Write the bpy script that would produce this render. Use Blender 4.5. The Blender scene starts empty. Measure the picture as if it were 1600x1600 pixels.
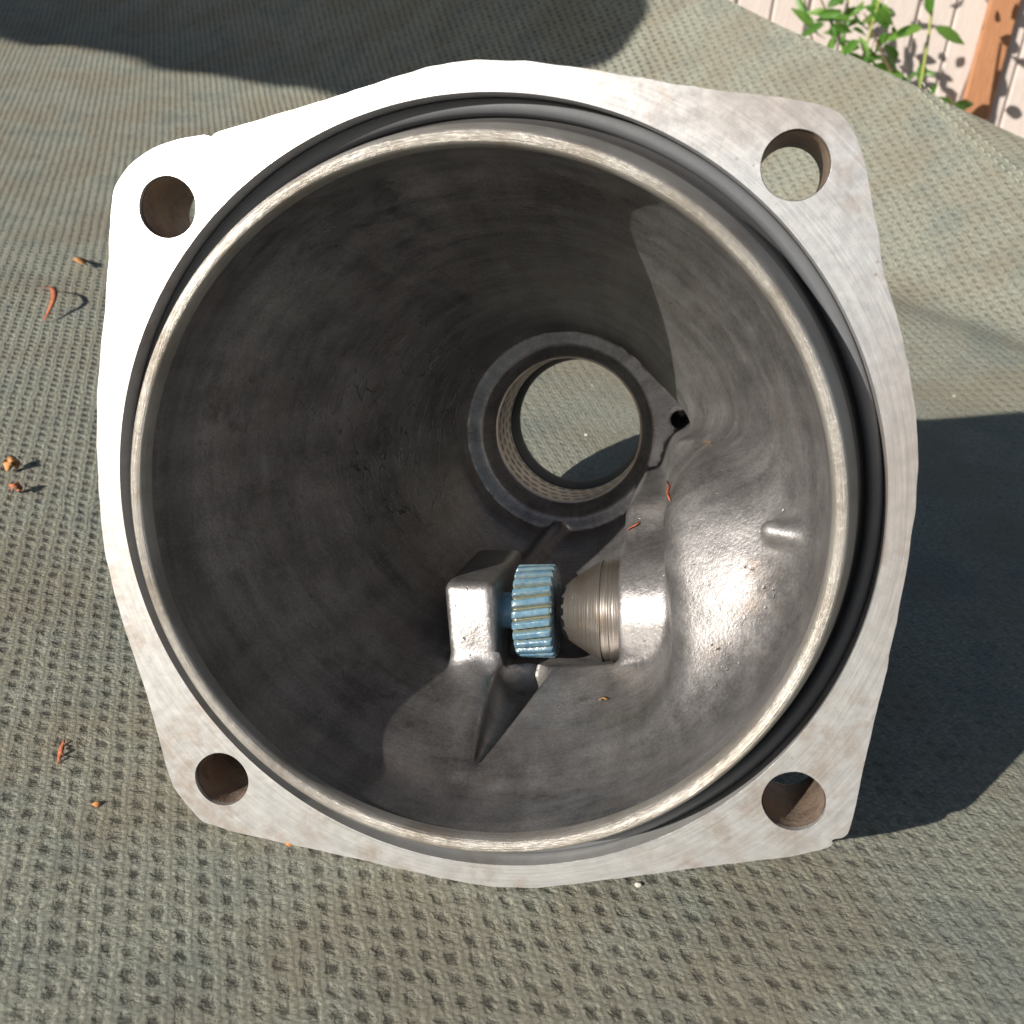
import bpy, bmesh, math, random
import numpy as np
from mathutils import Vector, Matrix, Quaternion

random.seed(7)
rng = np.random.default_rng(7)
sc = bpy.context.scene
col = sc.collection

# ---------------------------------------------------------------- measures
# One unit R is the radius of the machined counterbore of the flange (85 mm).
S = 0.085
M = [[0.9788841, -0.1196353, -0.1657506], [-0.1227254, 0.3045038, -0.9445718], [0.1634759, 0.9449682, 0.2833916]]
O0 = [-0.285446, -1.025378, 0.0]
C = [0.596546, 0.461201, 2.681466]
Rc = [[0.9826709, -0.0425874, -0.1804003], [-0.0096548, -0.983687, 0.1796294], [-0.1851074, -0.1747748, -0.9670517]]
F = 1698.41
SUN = [-0.674429, -0.617411, 0.404907]
OUT = [[0.069, 1.07], [-0.025, 1.071], [-0.121, 1.057], [-0.286, 1.021], [-0.472, 0.984], [-0.645, 0.952], [-0.715, 0.948], [-0.796, 0.933], [-0.871, 0.897], [-0.916, 0.851], [-0.937, 0.804], [-0.961, 0.668], [-0.993, 0.504], [-1.018, 0.404], [-1.044, 0.268], [-1.058, 0.129], [-1.066, -0.012], [-1.067, -0.12], [-1.047, -0.266], [-1.019, -0.395], [-0.987, -0.526], [-0.966, -0.639], [-0.947, -0.757], [-0.925, -0.828], [-0.865, -0.9], [-0.838, -0.92], [-0.735, -0.944], [-0.646, -0.961], [-0.473, -0.989], [-0.285, -1.025], [-0.141, -1.05], [-0.033, -1.064], [0.091, -1.063], [0.214, -1.042], [0.387, -1.009], [0.521, -0.981], [0.645, -0.958], [0.797, -0.93], [0.872, -0.9], [0.879, -0.882], [0.909, -0.872], [0.926, -0.834], [0.956, -0.659], [0.993, -0.482], [1.016, -0.351], [1.043, -0.19], [1.063, -0.018], [1.066, 0.09], [1.06, 0.196], [1.041, 0.302], [1.012, 0.435], [0.98, 0.527], [0.968, 0.619], [0.952, 0.687], [0.936, 0.783], [0.913, 0.841], [0.886, 0.882], [0.854, 0.906], [0.766, 0.929], [0.687, 0.946], [0.606, 0.958], [0.431, 1.001], [0.282, 1.036], [0.176, 1.057]]
M = np.array(M); O0 = np.array(O0); C = np.array(C); Rc = np.array(Rc); SUN = np.array(SUN)

def to_world(P):                       # housing frame (R units) -> world (R units)
    return M @ (np.asarray(P, float) - O0)

CAM = to_world(C)
def ray(u, v):                         # direction of sight through a point of the photograph
    d = M @ (Rc.T @ np.array([(u - 800) / F, (v - 800) / F, 1.0]))
    return d / np.linalg.norm(d)

# ---------------------------------------------------------------- camera
cam_d = bpy.data.cameras.new('camera')
cam = bpy.data.objects.new('camera', cam_d); col.objects.link(cam)
right = M @ (Rc.T @ np.array([1., 0, 0])); up = M @ (Rc.T @ np.array([0, -1., 0])); back = M @ (Rc.T @ np.array([0, 0, -1.]))
mw = Matrix.Identity(4)
for i in range(3):
    mw[i][0] = right[i]; mw[i][1] = up[i]; mw[i][2] = back[i]; mw[i][3] = CAM[i] * S
cam.matrix_world = mw
cam_d.sensor_width = 36; cam_d.lens = 36 * F / 1600
cam_d.clip_start = 0.01; cam_d.clip_end = 200
cam_d.dof.use_dof = True; cam_d.dof.focus_distance = 0.285; cam_d.dof.aperture_fstop = 34
sc.camera = cam

# ---------------------------------------------------------------- light
w = bpy.data.worlds.new('World'); sc.world = w; w.use_nodes = True
nt = w.node_tree; nt.nodes.clear()
sky = nt.nodes.new('ShaderNodeTexSky'); sky.sky_type = 'NISHITA'; sky.sun_disc = False
sky.sun_elevation = math.asin(SUN[2]); sky.sun_rotation = math.atan2(SUN[0], SUN[1])
sky.air_density = 1.0; sky.dust_density = 1.0
bg = nt.nodes.new('ShaderNodeBackground'); bg.inputs['Strength'].default_value = 0.05
wo = nt.nodes.new('ShaderNodeOutputWorld')
nt.links.new(sky.outputs[0], bg.inputs[0]); nt.links.new(bg.outputs[0], wo.inputs[0])
sl = bpy.data.lights.new('sun', 'SUN'); sl.energy = 5.0; sl.angle = math.radians(0.53); sl.color = (1.0, 0.93, 0.83)
so = bpy.data.objects.new('sun', sl); col.objects.link(so)
so.rotation_euler = Vector(SUN).to_track_quat('Z', 'Y').to_euler()
vs = sc.view_settings
sc.display_settings.display_device = 'sRGB'
vs.view_transform = 'Standard'; vs.look = 'None'; vs.exposure = 0.36; vs.gamma = 1.0; vs.use_curve_mapping = False

# ---------------------------------------------------------------- node helper
class Mat:
    def __init__(s, name, **kw):
        s.m = bpy.data.materials.new(name); s.m.use_nodes = True
        s.nt = s.m.node_tree; s.b = s.nt.nodes['Principled BSDF']
        for k, v in kw.items(): s.set(k, v)
    def put(s, sock, v):
        if isinstance(v, bpy.types.NodeSocket): s.nt.links.new(v, sock)
        elif v is not None:
            if isinstance(v, tuple) and len(v) == 3 and sock.type == 'RGBA': v = v + (1,)
            sock.default_value = v
    def set(s, k, v): s.put(s.b.inputs[k.replace('_', ' ')], v)
    def n(s, t, ins=None, out=0, **props):
        nd = s.nt.nodes.new('ShaderNode' + t)
        for k, v in props.items(): setattr(nd, k, v)
        for k, v in (ins or {}).items(): s.put(nd.inputs[k], v)
        return nd.outputs[out]
    def math(s, op, a, b=None, c=None, clamp=False):
        ins = {0: a}
        if b is not None: ins[1] = b
        if c is not None: ins[2] = c
        return s.n('Math', ins, operation=op, use_clamp=clamp)
    def vmath(s, op, a, b=None, out=0):
        ins = {0: a}
        if b is not None: ins[1] = b
        return s.n('VectorMath', ins, out, operation=op)
    def obj(s): return s.n('TexCoord', out=3)
    def uv(s): return s.n('TexCoord', out=2)
    def map(s, v, scale=(1, 1, 1), rot=(0, 0, 0), loc=(0, 0, 0)):
        return s.n('Mapping', {'Vector': v, 'Scale': scale, 'Rotation': rot, 'Location': loc})
    def noise(s, v, scale, detail=4, rough=.55, dist=0, out=0):
        return s.n('TexNoise', {'Vector': v, 'Scale': scale, 'Detail': detail, 'Roughness': rough, 'Distortion': dist}, out)
    def vor(s, v, scale, feature='F1', out=0, rnd=1.0):
        return s.n('TexVoronoi', {'Vector': v, 'Scale': scale, 'Randomness': rnd}, out, feature=feature)
    def ss(s, x, lo, hi, a=0., b=1.):
        return s.n('MapRange', {0: x, 1: lo, 2: hi, 3: a, 4: b}, interpolation_type='SMOOTHSTEP')
    def mix(s, f, a, b, mode='MIX'):
        nd = s.nt.nodes.new('ShaderNodeMix'); nd.data_type = 'RGBA'; nd.blend_type = mode
        s.put(nd.inputs['Factor'], f)
        s.put(nd.inputs[6], a); s.put(nd.inputs[7], b)
        return nd.outputs[2]
    def ramp(s, f, stops):
        nd = s.nt.nodes.new('ShaderNodeValToRGB'); cr = nd.color_ramp
        while len(cr.elements) < len(stops): cr.elements.new(.5)
        for e, (p, c) in zip(cr.elements, stops): e.position = p; e.color = tuple(c) + (1,)
        s.put(nd.inputs[0], f); return nd.outputs[0]
    def bump(s, h, dist, strength=1.0, nrm=None):
        o = s.n('Bump', {'Height': h, 'Distance': dist, 'Strength': strength, 'Normal': nrm})
        s.put(s.b.inputs['Normal'], o); return o

# ---------------------------------------------------------------- mesh helpers
def mesh_obj(name, verts, faces, mat, parent=None, smooth=True):
    me = bpy.data.meshes.new(name)
    me.from_pydata([tuple(map(float, v)) for v in verts], [], [tuple(map(int, f)) for f in faces])
    me.validate(); me.update()
    return link(name, me, mat, parent, smooth)

def link(name, me, mat, parent=None, smooth=True):
    if mat: me.materials.append(mat.m if isinstance(mat, Mat) else mat)
    if smooth and len(me.polygons): me.polygons.foreach_set('use_smooth', [True] * len(me.polygons))
    o = bpy.data.objects.new(name, me); col.objects.link(o)
    if parent: o.parent = parent
    return o

def tag(o, label=None, cat=None, group=None, kind=None):
    if label: o['label'] = label
    if cat: o['category'] = cat
    if group: o['group'] = group
    if kind: o['kind'] = kind
    return o

def empty(name, loc=(0, 0, 0), **kw):
    o = bpy.data.objects.new(name, None); o.location = loc; col.objects.link(o); o.empty_display_size = .02
    return tag(o, **kw)

def sharp(o, deg=35):
    me = o.data; me.set_sharp_from_angle(angle=math.radians(deg))

def lathe(profile, n=256, axis='z', close=False, jitter=0.0):
    """profile: list of (r, h).  Revolved about z (or about x with axis='x')."""
    V = []; Fc = []; m = len(profile)
    for i in range(n):
        a = 2 * math.pi * i / n
        for (r, h) in profile:
            rr = r
            if axis == 'z': V.append((rr * math.cos(a), rr * math.sin(a), h))
            else: V.append((h, rr * math.cos(a), rr * math.sin(a)))
    mm = m if close else m - 1
    for i in range(n):
        for j in range(mm):
            a = i * m + j; b = i * m + (j + 1) % m
            c = ((i + 1) % n) * m + (j + 1) % m; d = ((i + 1) % n) * m + j
            Fc.append((a, d, c, b) if axis == 'z' else (a, b, c, d))
    return V, Fc

def tube(pts, rads, n=8):
    V = []; Fc = []
    pts = [Vector(p) for p in pts]
    for i, p in enumerate(pts):
        t = (pts[min(i + 1, len(pts) - 1)] - pts[max(i - 1, 0)]).normalized()
        a = t.orthogonal().normalized(); b = t.cross(a)
        for k in range(n):
            an = 2 * math.pi * k / n
            V.append(p + (a * math.cos(an) + b * math.sin(an)) * rads[i])
    for i in range(len(pts) - 1):
        for k in range(n):
            Fc.append((i * n + k, i * n + (k + 1) % n, (i + 1) * n + (k + 1) % n, (i + 1) * n + k))
    Fc.append(tuple(range(n))[::-1]); Fc.append(tuple(range((len(pts) - 1) * n, len(pts) * n)))
    return V, Fc

# ================================================================ materials
# machined aluminium face of the flange
def m_machined():
    k = Mat('machined_aluminium'); o = k.obj()
    big = k.noise(o, 3.2, 5, .6); fine = k.noise(o, 26, 6, .7)
    x = k.n('SeparateXYZ', {0: o}, 0); y = k.n('SeparateXYZ', {0: o}, 1)
    rad = k.math('SQRT', k.math('ADD', k.math('MULTIPLY', x, x), k.math('MULTIPLY', y, y)))
    an = k.math('ARCTAN2', y, x)
    pol = k.n('CombineXYZ', {0: k.math('MULTIPLY', rad, 95.), 1: k.math('MULTIPLY', an, 3.2), 2: 0.})
    streak = k.noise(pol, 1.0, 5, .7)
    streak2 = k.noise(k.map(o, (5, 46, 4), (0, 0, .5)), 1.0, 4, .7)
    stain = k.math('MULTIPLY', k.ss(k.math('ADD', big, k.math('MULTIPLY', k.ss(rad, .98, 1.10), .06)), .48, .63), k.ss(k.noise(o, 12, 6, .7), .40, .62))
    dx = k.vmath('LENGTH', k.vmath('MULTIPLY', k.vmath('SUBTRACT', o, (.80, .93, 0)), (.6, 1.6, 0)), out=1)
    stain = k.math('MAXIMUM', stain, k.math('MULTIPLY', k.ss(k.math('ADD', dx, k.math('MULTIPLY', fine, .16)), .12, .34, 1., 0.), .9))
    dx2 = k.vmath('LENGTH', k.vmath('MULTIPLY', k.vmath('SUBTRACT', o, (1.06, .05, 0)), (1.6, .45, 0)), out=1)
    stain = k.math('MAXIMUM', stain, k.math('MULTIPLY', k.ss(k.math('ADD', dx2, k.math('MULTIPLY', big, .3)), .2, .46, 1., 0.), .85))
    base = k.mix(k.ss(streak, .3, .7), (.465, .47, .478), (.575, .58, .585))
    base = k.mix(k.math('MULTIPLY', stain, .55), base, (.36, .285, .235))
    pits = k.ss(k.vor(k.map(o, (1, 1, 1)), 30, rnd=1), .05, .16, 1., 0.)
    pits = k.math('MULTIPLY', pits, k.ss(k.noise(o, 5, 2), .56, .68))
    scr = k.math('MULTIPLY', k.ss(streak, .56, .68), k.ss(k.noise(o, 2.9, 3), .46, .6))
    scr2 = k.math('MULTIPLY', k.ss(streak2, .63, .74), k.ss(k.noise(o, 2.3, 2), .45, .6))
    s2 = k.math('MAXIMUM', scr, scr2)
    base = k.mix(k.math('MULTIPLY', s2, .42), base, (.25, .22, .2))
    base = k.mix(k.math('MULTIPLY', pits, .7), base, (.22, .18, .15))
    k.set('Base_Color', base); k.set('Metallic', .62)
    k.set('Roughness', k.ss(fine, .3, .7, .34, .46))
    h = k.math('ADD', k.math('MULTIPLY', fine, .14), k.math('MULTIPLY', pits, -.08))
    h = k.math('ADD', h, k.math('MULTIPLY', streak, .3))
    k.bump(h, .00035, .7)
    return k
MACH = m_machined()

def m_lip():
    k = Mat('turned_aluminium'); u = k.uv(); o = k.obj()
    rings = k.noise(k.map(u, (3, 260, 1)), 1.0, 4, .7)
    big = k.noise(o, 5, 5, .6)
    base = k.mix(k.ss(big, .4, .68), (.43, .41, .38), (.30, .27, .235))
    base = k.mix(k.math('MULTIPLY', k.ss(rings, .5, .7), .22), base, (.56, .55, .53))
    k.set('Base_Color', base); k.set('Metallic', .6); k.set('Roughness', .4)
    k.bump(k.math('ADD', rings, k.math('MULTIPLY', k.noise(o, 40, 4), .6)), .0004, .7)
    return k
LIP = m_lip()

# as-cast aluminium, oil-darkened inside
def m_cast():
    k = Mat('cast_aluminium'); o = k.obj()
    big = k.noise(o, 2.1, 6, .62); mid = k.noise(o, 9, 6, .65); fine = k.noise(o, 60, 4, .6); spk = k.noise(o, 110, 4, .75)
    x = k.n('SeparateXYZ', {0: o}, 0); y = k.n('SeparateXYZ', {0: o}, 1); z = k.n('SeparateXYZ', {0: o}, 2)
    an = k.math('ARCTAN2', y, x)
    flow = k.noise(k.n('CombineXYZ', {0: k.math('MULTIPLY', an, 2.2), 1: k.math('MULTIPLY', z, 15.), 2: 0.}), 1.0, 6, .68, .4)
    draw = k.noise(k.n('CombineXYZ', {0: k.math('MULTIPLY', an, 9.), 1: k.math('MULTIPLY', z, 1.6), 2: 3.}), 1.0, 5, .65, .5)
    v = k.math('ADD', k.math('MULTIPLY', big, .34), k.math('ADD', k.math('MULTIPLY', mid, .22), k.math('ADD', k.math('MULTIPLY', flow, .26), k.math('MULTIPLY', draw, .18))))
    base = k.ramp(v, [(.36, (.105, .101, .103)), (.47, (.245, .239, .243)), (.58, (.39, .38, .384))])
    base = k.mix(k.ss(spk, .34, .68), k.mix(.22, base, (.05, .047, .046)), k.mix(.10, base, (.6, .58, .56)))
    brown = k.math('MULTIPLY', k.ss(k.noise(o, 3.3, 5, .7), .52, .70), k.ss(flow, .4, .62))
    base = k.mix(k.math('MULTIPLY', brown, .55), base, (.25, .19, .15))
    olive = k.ss(k.noise(k.map(o, loc=(3, 1, 2)), 2.7, 4), .58, .72)
    base = k.mix(k.math('MULTIPLY', olive, .3), base, (.22, .21, .15))
    oil = k.math('MULTIPLY', k.ss(k.noise(k.map(o, loc=(7, 2, 5)), 4.2, 6, .7), .56, .66), k.ss(draw, .38, .6))
    base = k.mix(k.math('MULTIPLY', oil, .5), base, (.07, .062, .06))
    # fine ripple of the mould wash, in short broken lines across the draw
    wv = k.nt.nodes.new('ShaderNodeVectorMath'); wv.operation = 'SCALE'; wv.inputs[3].default_value = .10
    k.put(wv.inputs[0], k.noise(o, 7, 3, out=1))
    wp = k.vmath('ADD', o, wv.outputs[0])
    cr = k.vor(k.map(wp, (.8, .5, 1.6)), 14, 'DISTANCE_TO_EDGE')
    crack = k.math('MULTIPLY', k.ss(cr, .0, .045, 1., 0.), k.ss(k.noise(o, 7.0, 4, .7), .42, .56))
    zone = k.vmath('LENGTH', k.vmath('MULTIPLY', k.vmath('SUBTRACT', o, (-.50, .12, -1.1)), (1.6, 1.3, 1.)), out=1)
    crack = k.math('MULTIPLY', crack, k.ss(k.math('ADD', zone, k.math('MULTIPLY', big, .4)), .45, .95, 1., 0.))
    base = k.mix(k.math('MULTIPLY', crack, .7), base, (.05, .046, .043))
    pit = k.math('MULTIPLY', k.ss(k.math('ADD', k.vor(wp, 30), k.math('MULTIPLY', k.math('SUBTRACT', fine, .5), .3)), .04, .17, 1., 0.), k.ss(k.noise(o, 6, 2), .55, .66))
    base = k.mix(k.math('MULTIPLY', pit, .7), base, (.06, .05, .045))
    k.set('Base_Color', base); k.set('Metallic', .74)
    k.set('Roughness', k.math('ADD', k.ss(mid, .3, .7, .35, .46), k.math('MULTIPLY', oil, -.06)))
    h = k.math('ADD', k.math('MULTIPLY', k.math('ADD', fine, spk), .17), k.math('ADD', k.math('MULTIPLY', mid, .26), k.math('MULTIPLY', flow, .22)))
    h = k.math('SUBTRACT', h, k.math('MULTIPLY', crack, .6)); h = k.math('SUBTRACT', h, k.math('MULTIPLY', pit, .45))
    k.bump(h, .0007, .7)
    return k
CAST = m_cast()

def m_steel():
    k = Mat('turned_steel'); o = k.obj()
    rings = k.noise(k.map(o, (95, 1.5, 1.5)), 1.0, 3, .7)
    st = k.ss(k.noise(o, 9, 4), .5, .7)
    base = k.mix(k.math('MULTIPLY', st, .5), (.235, .215, .195), (.20, .145, .10))
    base = k.mix(k.ss(rings, .5, .75, 0, .35), base, (.42, .39, .35))
    k.set('Base_Color', base); k.set('Metallic', .8); k.set('Roughness', .36)
    k.bump(rings, .00022, .7)
    return k
STEEL = m_steel()

def m_gear():
    k = Mat('blue_nylon')
    g = k.n('Attribute', out=2, attribute_name='groove'); o = k.obj()
    n_ = k.noise(o, 40, 4)
    base = k.mix(k.ss(n_, .35, .7), (.085, .185, .28), (.155, .265, .335))
    base = k.mix(k.math('MULTIPLY', k.ss(g, .05, .9), .85), base, (.17, .16, .085))
    k.set('Base_Color', base); k.set('Roughness', .26); k.set('Subsurface_Weight', .12)
    k.set('Subsurface_Radius', (.002, .003, .004)); k.set('Coat_Weight', .6); k.set('Coat_Roughness', .12)
    k.bump(n_, .0003, .6)
    return k
GEAR = m_gear()

RUBBER = Mat('black_rubber', Base_Color=(.008, .008, .009), Roughness=.55)

def m_bush():
    k = Mat('dimpled_bushing'); u = k.uv(); o = k.obj()
    p = k.map(u, (40, 4, 1))
    ii = k.math('FLOOR', k.n('SeparateXYZ', {0: p}, 1))
    sh = k.n('CombineXYZ', {0: k.math('MULTIPLY', ii, .37), 1: 0., 2: 0.})
    q = k.vmath('FRACTION', k.vmath('ADD', p, sh))
    q = k.vmath('SUBTRACT', q, (.5, .5, 0))
    d = k.vmath('LENGTH', k.vmath('MULTIPLY', q, (1.0, 2.0, 0)), out=1)
    dim = k.ss(k.math('ADD', d, k.math('MULTIPLY', k.math('SUBTRACT', k.noise(o, 30, 2), .5), .3)), .30, .44, 1., 0.)
    base = k.mix(k.ss(k.noise(o, 12, 4), .4, .65), (.62, .52, .45), (.45, .37, .32))
    base = k.mix(k.math('MULTIPLY', dim, .9), base, (.015, .012, .01))
    k.set('Base_Color', base); k.set('Metallic', .5); k.set('Roughness', .42)
    k.bump(k.math('MULTIPLY', dim, -1.), .0012, 1.)
    return k
BUSH = m_bush()

# woven sling fabric: knit ribs, one deep stitch hole per cell
def m_fabric():
    k = Mat('woven_sling'); u = k.uv()
    wn = k.nt.nodes.new('ShaderNodeVectorMath'); wn.operation = 'SCALE'; wn.inputs[3].default_value = .5
    k.put(wn.inputs[0], k.vmath('SUBTRACT', k.noise(u, .55, 2, out=1), (.5, .5, .5)))
    p = k.vmath('ADD', u, wn.outputs[0])
    wn2 = k.nt.nodes.new('ShaderNodeVectorMath'); wn2.operation = 'SCALE'; wn2.inputs[3].default_value = .24
    k.put(wn2.inputs[0], k.vmath('SUBTRACT', k.noise(u, 1.6, 3, out=1), (.5, .5, .5)))
    p = k.vmath('ADD', p, wn2.outputs[0])
    # skewed lattice of stitch holes
    x = k.n('SeparateXYZ', {0: p}, 0); y = k.n('SeparateXYZ', {0: p}, 1)
    xs = k.math('ADD', x, k.math('MULTIPLY', y, .30))
    q = k.vmath('SUBTRACT', k.vmath('FRACTION', k.n('CombineXYZ', {0: xs, 1: y, 2: 0.})), (.5, .5, 0))
    d = k.vmath('LENGTH', k.vmath('MULTIPLY', q, (1.0, .85, 0)), out=1)
    d = k.math('ADD', d, k.math('MULTIPLY', k.math('SUBTRACT', k.noise(u, 4.5, 3), .5), .5))
    cell = k.n('TexWhiteNoise', {'Vector': k.vmath('FLOOR', k.n('CombineXYZ', {0: xs, 1: y, 2: 0.}))}, 0, noise_dimensions='2D')
    hole = k.math('MULTIPLY', k.ss(d, .03, .40, 1., 0.), k.ss(cell, .0, .9, .35, 1.))
    yv = k.n('SeparateXYZ', {0: u}, 1)
    dw = k.vmath('LENGTH', k.vmath('MULTIPLY', k.vmath('SUBTRACT', u, (22., 52., 0.)), (1., .9, 0)), out=1)
    worn = k.ss(k.math('ADD', dw, k.math('MULTIPLY', k.noise(u, .12, 3), 14.)), 16., 44., .22, 1.)
    worn = k.math('MULTIPLY', worn, k.ss(k.n('SeparateXYZ', {0: u}, 0), 8., 30., 1., .5))   # holes pulled shut where the cloth is worn flat
    hole = k.math('MULTIPLY', hole, worn)
    # knit loops, three by three to a cell, leaning
    a = k.math('MULTIPLY', k.math('ADD', x, k.math('MULTIPLY', y, .30)), 3.)
    b = k.math('MULTIPLY', k.math('ADD', y, k.math('MULTIPLY', x, -.12)), 3.)
    loops = k.math('MULTIPLY', k.math('ABSOLUTE', k.math('SINE', k.math('MULTIPLY', a, math.pi))),
                   k.math('ABSOLUTE', k.math('SINE', k.math('MULTIPLY', k.math('ADD', b, k.math('MULTIPLY', k.math('FLOOR', a), .5)), math.pi))))
    fuzz = k.noise(k.map(u, (1, 1.7, 1), (0, 0, .5)), 13., 5, .8)
    grain = k.noise(k.map(u, (1, 1.3, 1), (0, 0, -.4)), 3.2, 3, .6)
    h = k.math('ADD', k.math('MULTIPLY', loops, .42), k.math('ADD', k.math('MULTIPLY', fuzz, 1.25), k.math('MULTIPLY', grain, .55)))
    h = k.math('SUBTRACT', h, k.math('MULTIPLY', k.math('MULTIPLY', k.ss(d, .02, .42, 1., 0.), worn), 2.4))
    big = k.noise(u, .09, 4); mid = k.noise(u, .6, 4, .7)
    base = k.mix(k.ss(k.math('ADD', k.math('MULTIPLY', fuzz, .55), k.math('MULTIPLY', grain, .45)), .34, .66), (.27, .295, .245), (.78, .78, .65))
    cool = k.noise(k.map(u, loc=(40, 11, 0)), .16, 5, .65)
    base = k.mix(k.math('MULTIPLY', k.ss(cool, .48, .64), .36), base, (.25, .315, .315))
    base = k.mix(k.math('MULTIPLY', k.ss(big, .44, .62), .6), base, (.46, .41, .31))
    base = k.mix(k.math('MULTIPLY', k.ss(mid, .5, .72), .35), base, (.34, .29, .215))
    base = k.mix(k.math('MULTIPLY', k.ss(k.noise(u, 2.4, 3, .7), .66, .74), .6), base, (.33, .24, .10))
    base = k.mix(k.math('MULTIPLY', k.math('SUBTRACT', 1., loops), .2), base, (.07, .075, .07))
    base = k.mix(k.math('MULTIPLY', k.math('POWER', hole, 1.3), .68), base, (.025, .026, .024))
    k.set('Base_Color', base); k.set('Roughness', .85); k.set('Specular_IOR_Level', .25)
    k.bump(h, .0018, .9)
    return k
FAB = m_fabric()

# ================================================================ ground, fence, shrub
def m_ground():
    k = Mat('paving_soil'); o = k.obj(); n_ = k.noise(o, 6, 8, .7)
    k.set('Base_Color', k.ramp(n_, [(.3, (.10, .085, .065)), (.7, (.24, .215, .18))])); k.set('Roughness', .95)
    k.bump(n_, .02, .6); return k
GZ = -5.0 * S
gv = [(-30, -30, GZ), (30, -30, GZ), (30, 30, GZ), (-30, 30, GZ)]
tag(mesh_obj('ground', gv, [(0, 1, 2, 3)], m_ground(), smooth=False), kind='structure')

def m_board(name, c1, c2, seed):
    k = Mat(name); o = k.obj()
    g = k.noise(k.map(o, (3, 3, .35), loc=(seed, 0, seed)), 60, 6, .65)
    b = k.noise(k.map(o, loc=(0, seed, 0)), 5, 3)
    k.set('Base_Color', k.mix(k.ss(g, .35, .7), k.mix(b, c1, tuple(x * .86 for x in c1)), c2))
    k.set('Roughness', .8); k.bump(g, .002, .5); return k
PALE = m_board('pale_fence_wood', (.68, .60, .56), (.57, .49, .45), 1)
ORNG = m_board('orange_fence_wood', (.50, .24, .12), (.38, .17, .08), 5)

def box_verts(x0, x1, y0, y1, z0, z1, bev=.004):
    bm = bmesh.new(); bmesh.ops.create_cube(bm, size=1)
    for v in bm.verts: v.co = Vector(((x0 + x1) / 2 + v.co.x * (x1 - x0), (y0 + y1) / 2 + v.co.y * (y1 - y0), (z0 + z1) / 2 + v.co.z * (z1 - z0)))
    bmesh.ops.bevel(bm, geom=bm.edges[:], offset=bev, segments=1, affect='EDGES')
    me = bpy.data.meshes.new('board'); bm.to_mesh(me); bm.free(); return me

FD = 33.5                                # how far the fence stands behind the camera, in R
d0 = ray(1480, 60); fp = CAM + d0 * (FD / d0[1])
fence = empty('fence', (fp[0] * S, fp[1] * S, GZ), label='pale vertical board fence with one orange brown post behind the shrub', cat='fence')
fence.rotation_euler = (0, math.radians(1), math.radians(-4))
bw = 1.0 * S
for i in range(-14, 22):
    x0 = i * bw + random.uniform(-.003, .003)
    yo = random.uniform(-.0015, .0015)
    me = box_verts(x0, x0 + bw - .0045, yo, yo + .018, 0.02, 1.35)
    b = link('board', me, PALE, fence, False)
for z0 in (.25, 1.05):
    link('rail', box_verts(-14 * bw, 22 * bw, .021, .06, z0, z0 + .08), PALE, fence, False)
px0 = .72 * bw
link('post', box_verts(px0, px0 + .82 * bw, -.024, -.004, 0.0, 1.40), ORNG, fence, False)

# ---- shrub in front of the fence
def m_leaf():
    k = Mat('leaf_green'); o = k.obj(); u = k.uv()
    r = k.n('ObjectInfo', out=5)
    base = k.ramp(r, [(0., (.055, .15, .022)), (.5, (.085, .22, .035)), (1., (.15, .29, .05))])
    vein = k.ss(k.math('ABSOLUTE', k.math('SUBTRACT', k.n('SeparateXYZ', {0: u}, 0), .5)), .0, .05, 1., 0.)
    base = k.mix(k.math('MULTIPLY', vein, .35), base, (.2, .3, .1))
    k.set('Base_Color', base); k.set('Roughness', .42); k.set('Transmission_Weight', .0)
    tr = k.nt.nodes.new('ShaderNodeBsdfTranslucent'); k.put(tr.inputs[0], k.mix(.5, base, (.2, .4, .04)))
    ms = k.nt.nodes.new('ShaderNodeMixShader'); ms.inputs[0].default_value = .28
    k.nt.links.new(k.b.outputs[0], ms.inputs[1]); k.nt.links.new(tr.outputs[0], ms.inputs[2])
    k.nt.links.new(ms.outputs[0], k.nt.nodes['Material Output'].inputs[0]); return k
LEAF = m_leaf()
STEM = Mat('leaf_stem', Base_Color=(.34, .38, .10), Roughness=.6)
TWIG = Mat('brown_stem', Base_Color=(.16, .11, .06), Roughness=.7)

def leaf_mesh(seed):
    r = random.Random(seed); V = []; Fc = []; uvs = []
    nl, nw = 9, 4
    lw = r.uniform(.15, .21); fold = r.uniform(.25, .5); curl = r.uniform(.15, .5); tw = r.uniform(-.3, .3)
    for i in range(nl + 1):
        t = i / nl
        wd = lw * math.sin(math.pi * min(1, t ** .8)) ** .85 * (1 - .25 * t) + .004
        for j in range(nw + 1):
            s_ = (j / nw - .5) * 2
            x = t; y = s_ * wd; z = abs(s_) * wd * fold - curl * t * t * .45 + .012 * math.sin(t * 19 + s_ * 2)
            a = tw * t; V.append((x, y * math.cos(a) - z * math.sin(a), y * math.sin(a) + z * math.cos(a)))
            uvs.append((j / nw, t))
    for i in range(nl):
        for j in range(nw):
            a = i * (nw + 1) + j; Fc.append((a, a + 1, a + nw + 2, a + nw + 1))
    me = bpy.data.meshes.new('leaf'); me.from_pydata(V, [], Fc); me.update()
    ul = me.uv_layers.new(name='uv')
    for l in me.loops: ul.data[l.index].uv = uvs[l.vertex_index]
    me.materials.append(LEAF.m); me.polygons.foreach_set('use_smooth', [True] * len(me.polygons))
    return me
LEAVES = [leaf_mesh(i) for i in range(7)]
PD = FD - 3.2                            # the shrub grows a hand's width in front of the boards
def spot(u, v, depth):
    d = ray(u, v); return CAM + d * (depth / d[1])
sp0 = spot(1380, 160, PD)
shrub = empty('shrub', (sp0[0] * S, sp0[1] * S, GZ), label='leafy green shrub growing in front of the pale fence boards', cat='shrub')
SB = Vector(shrub.location)
def sloc(P): return Vector(np.asarray(P) * S) - SB
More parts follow.
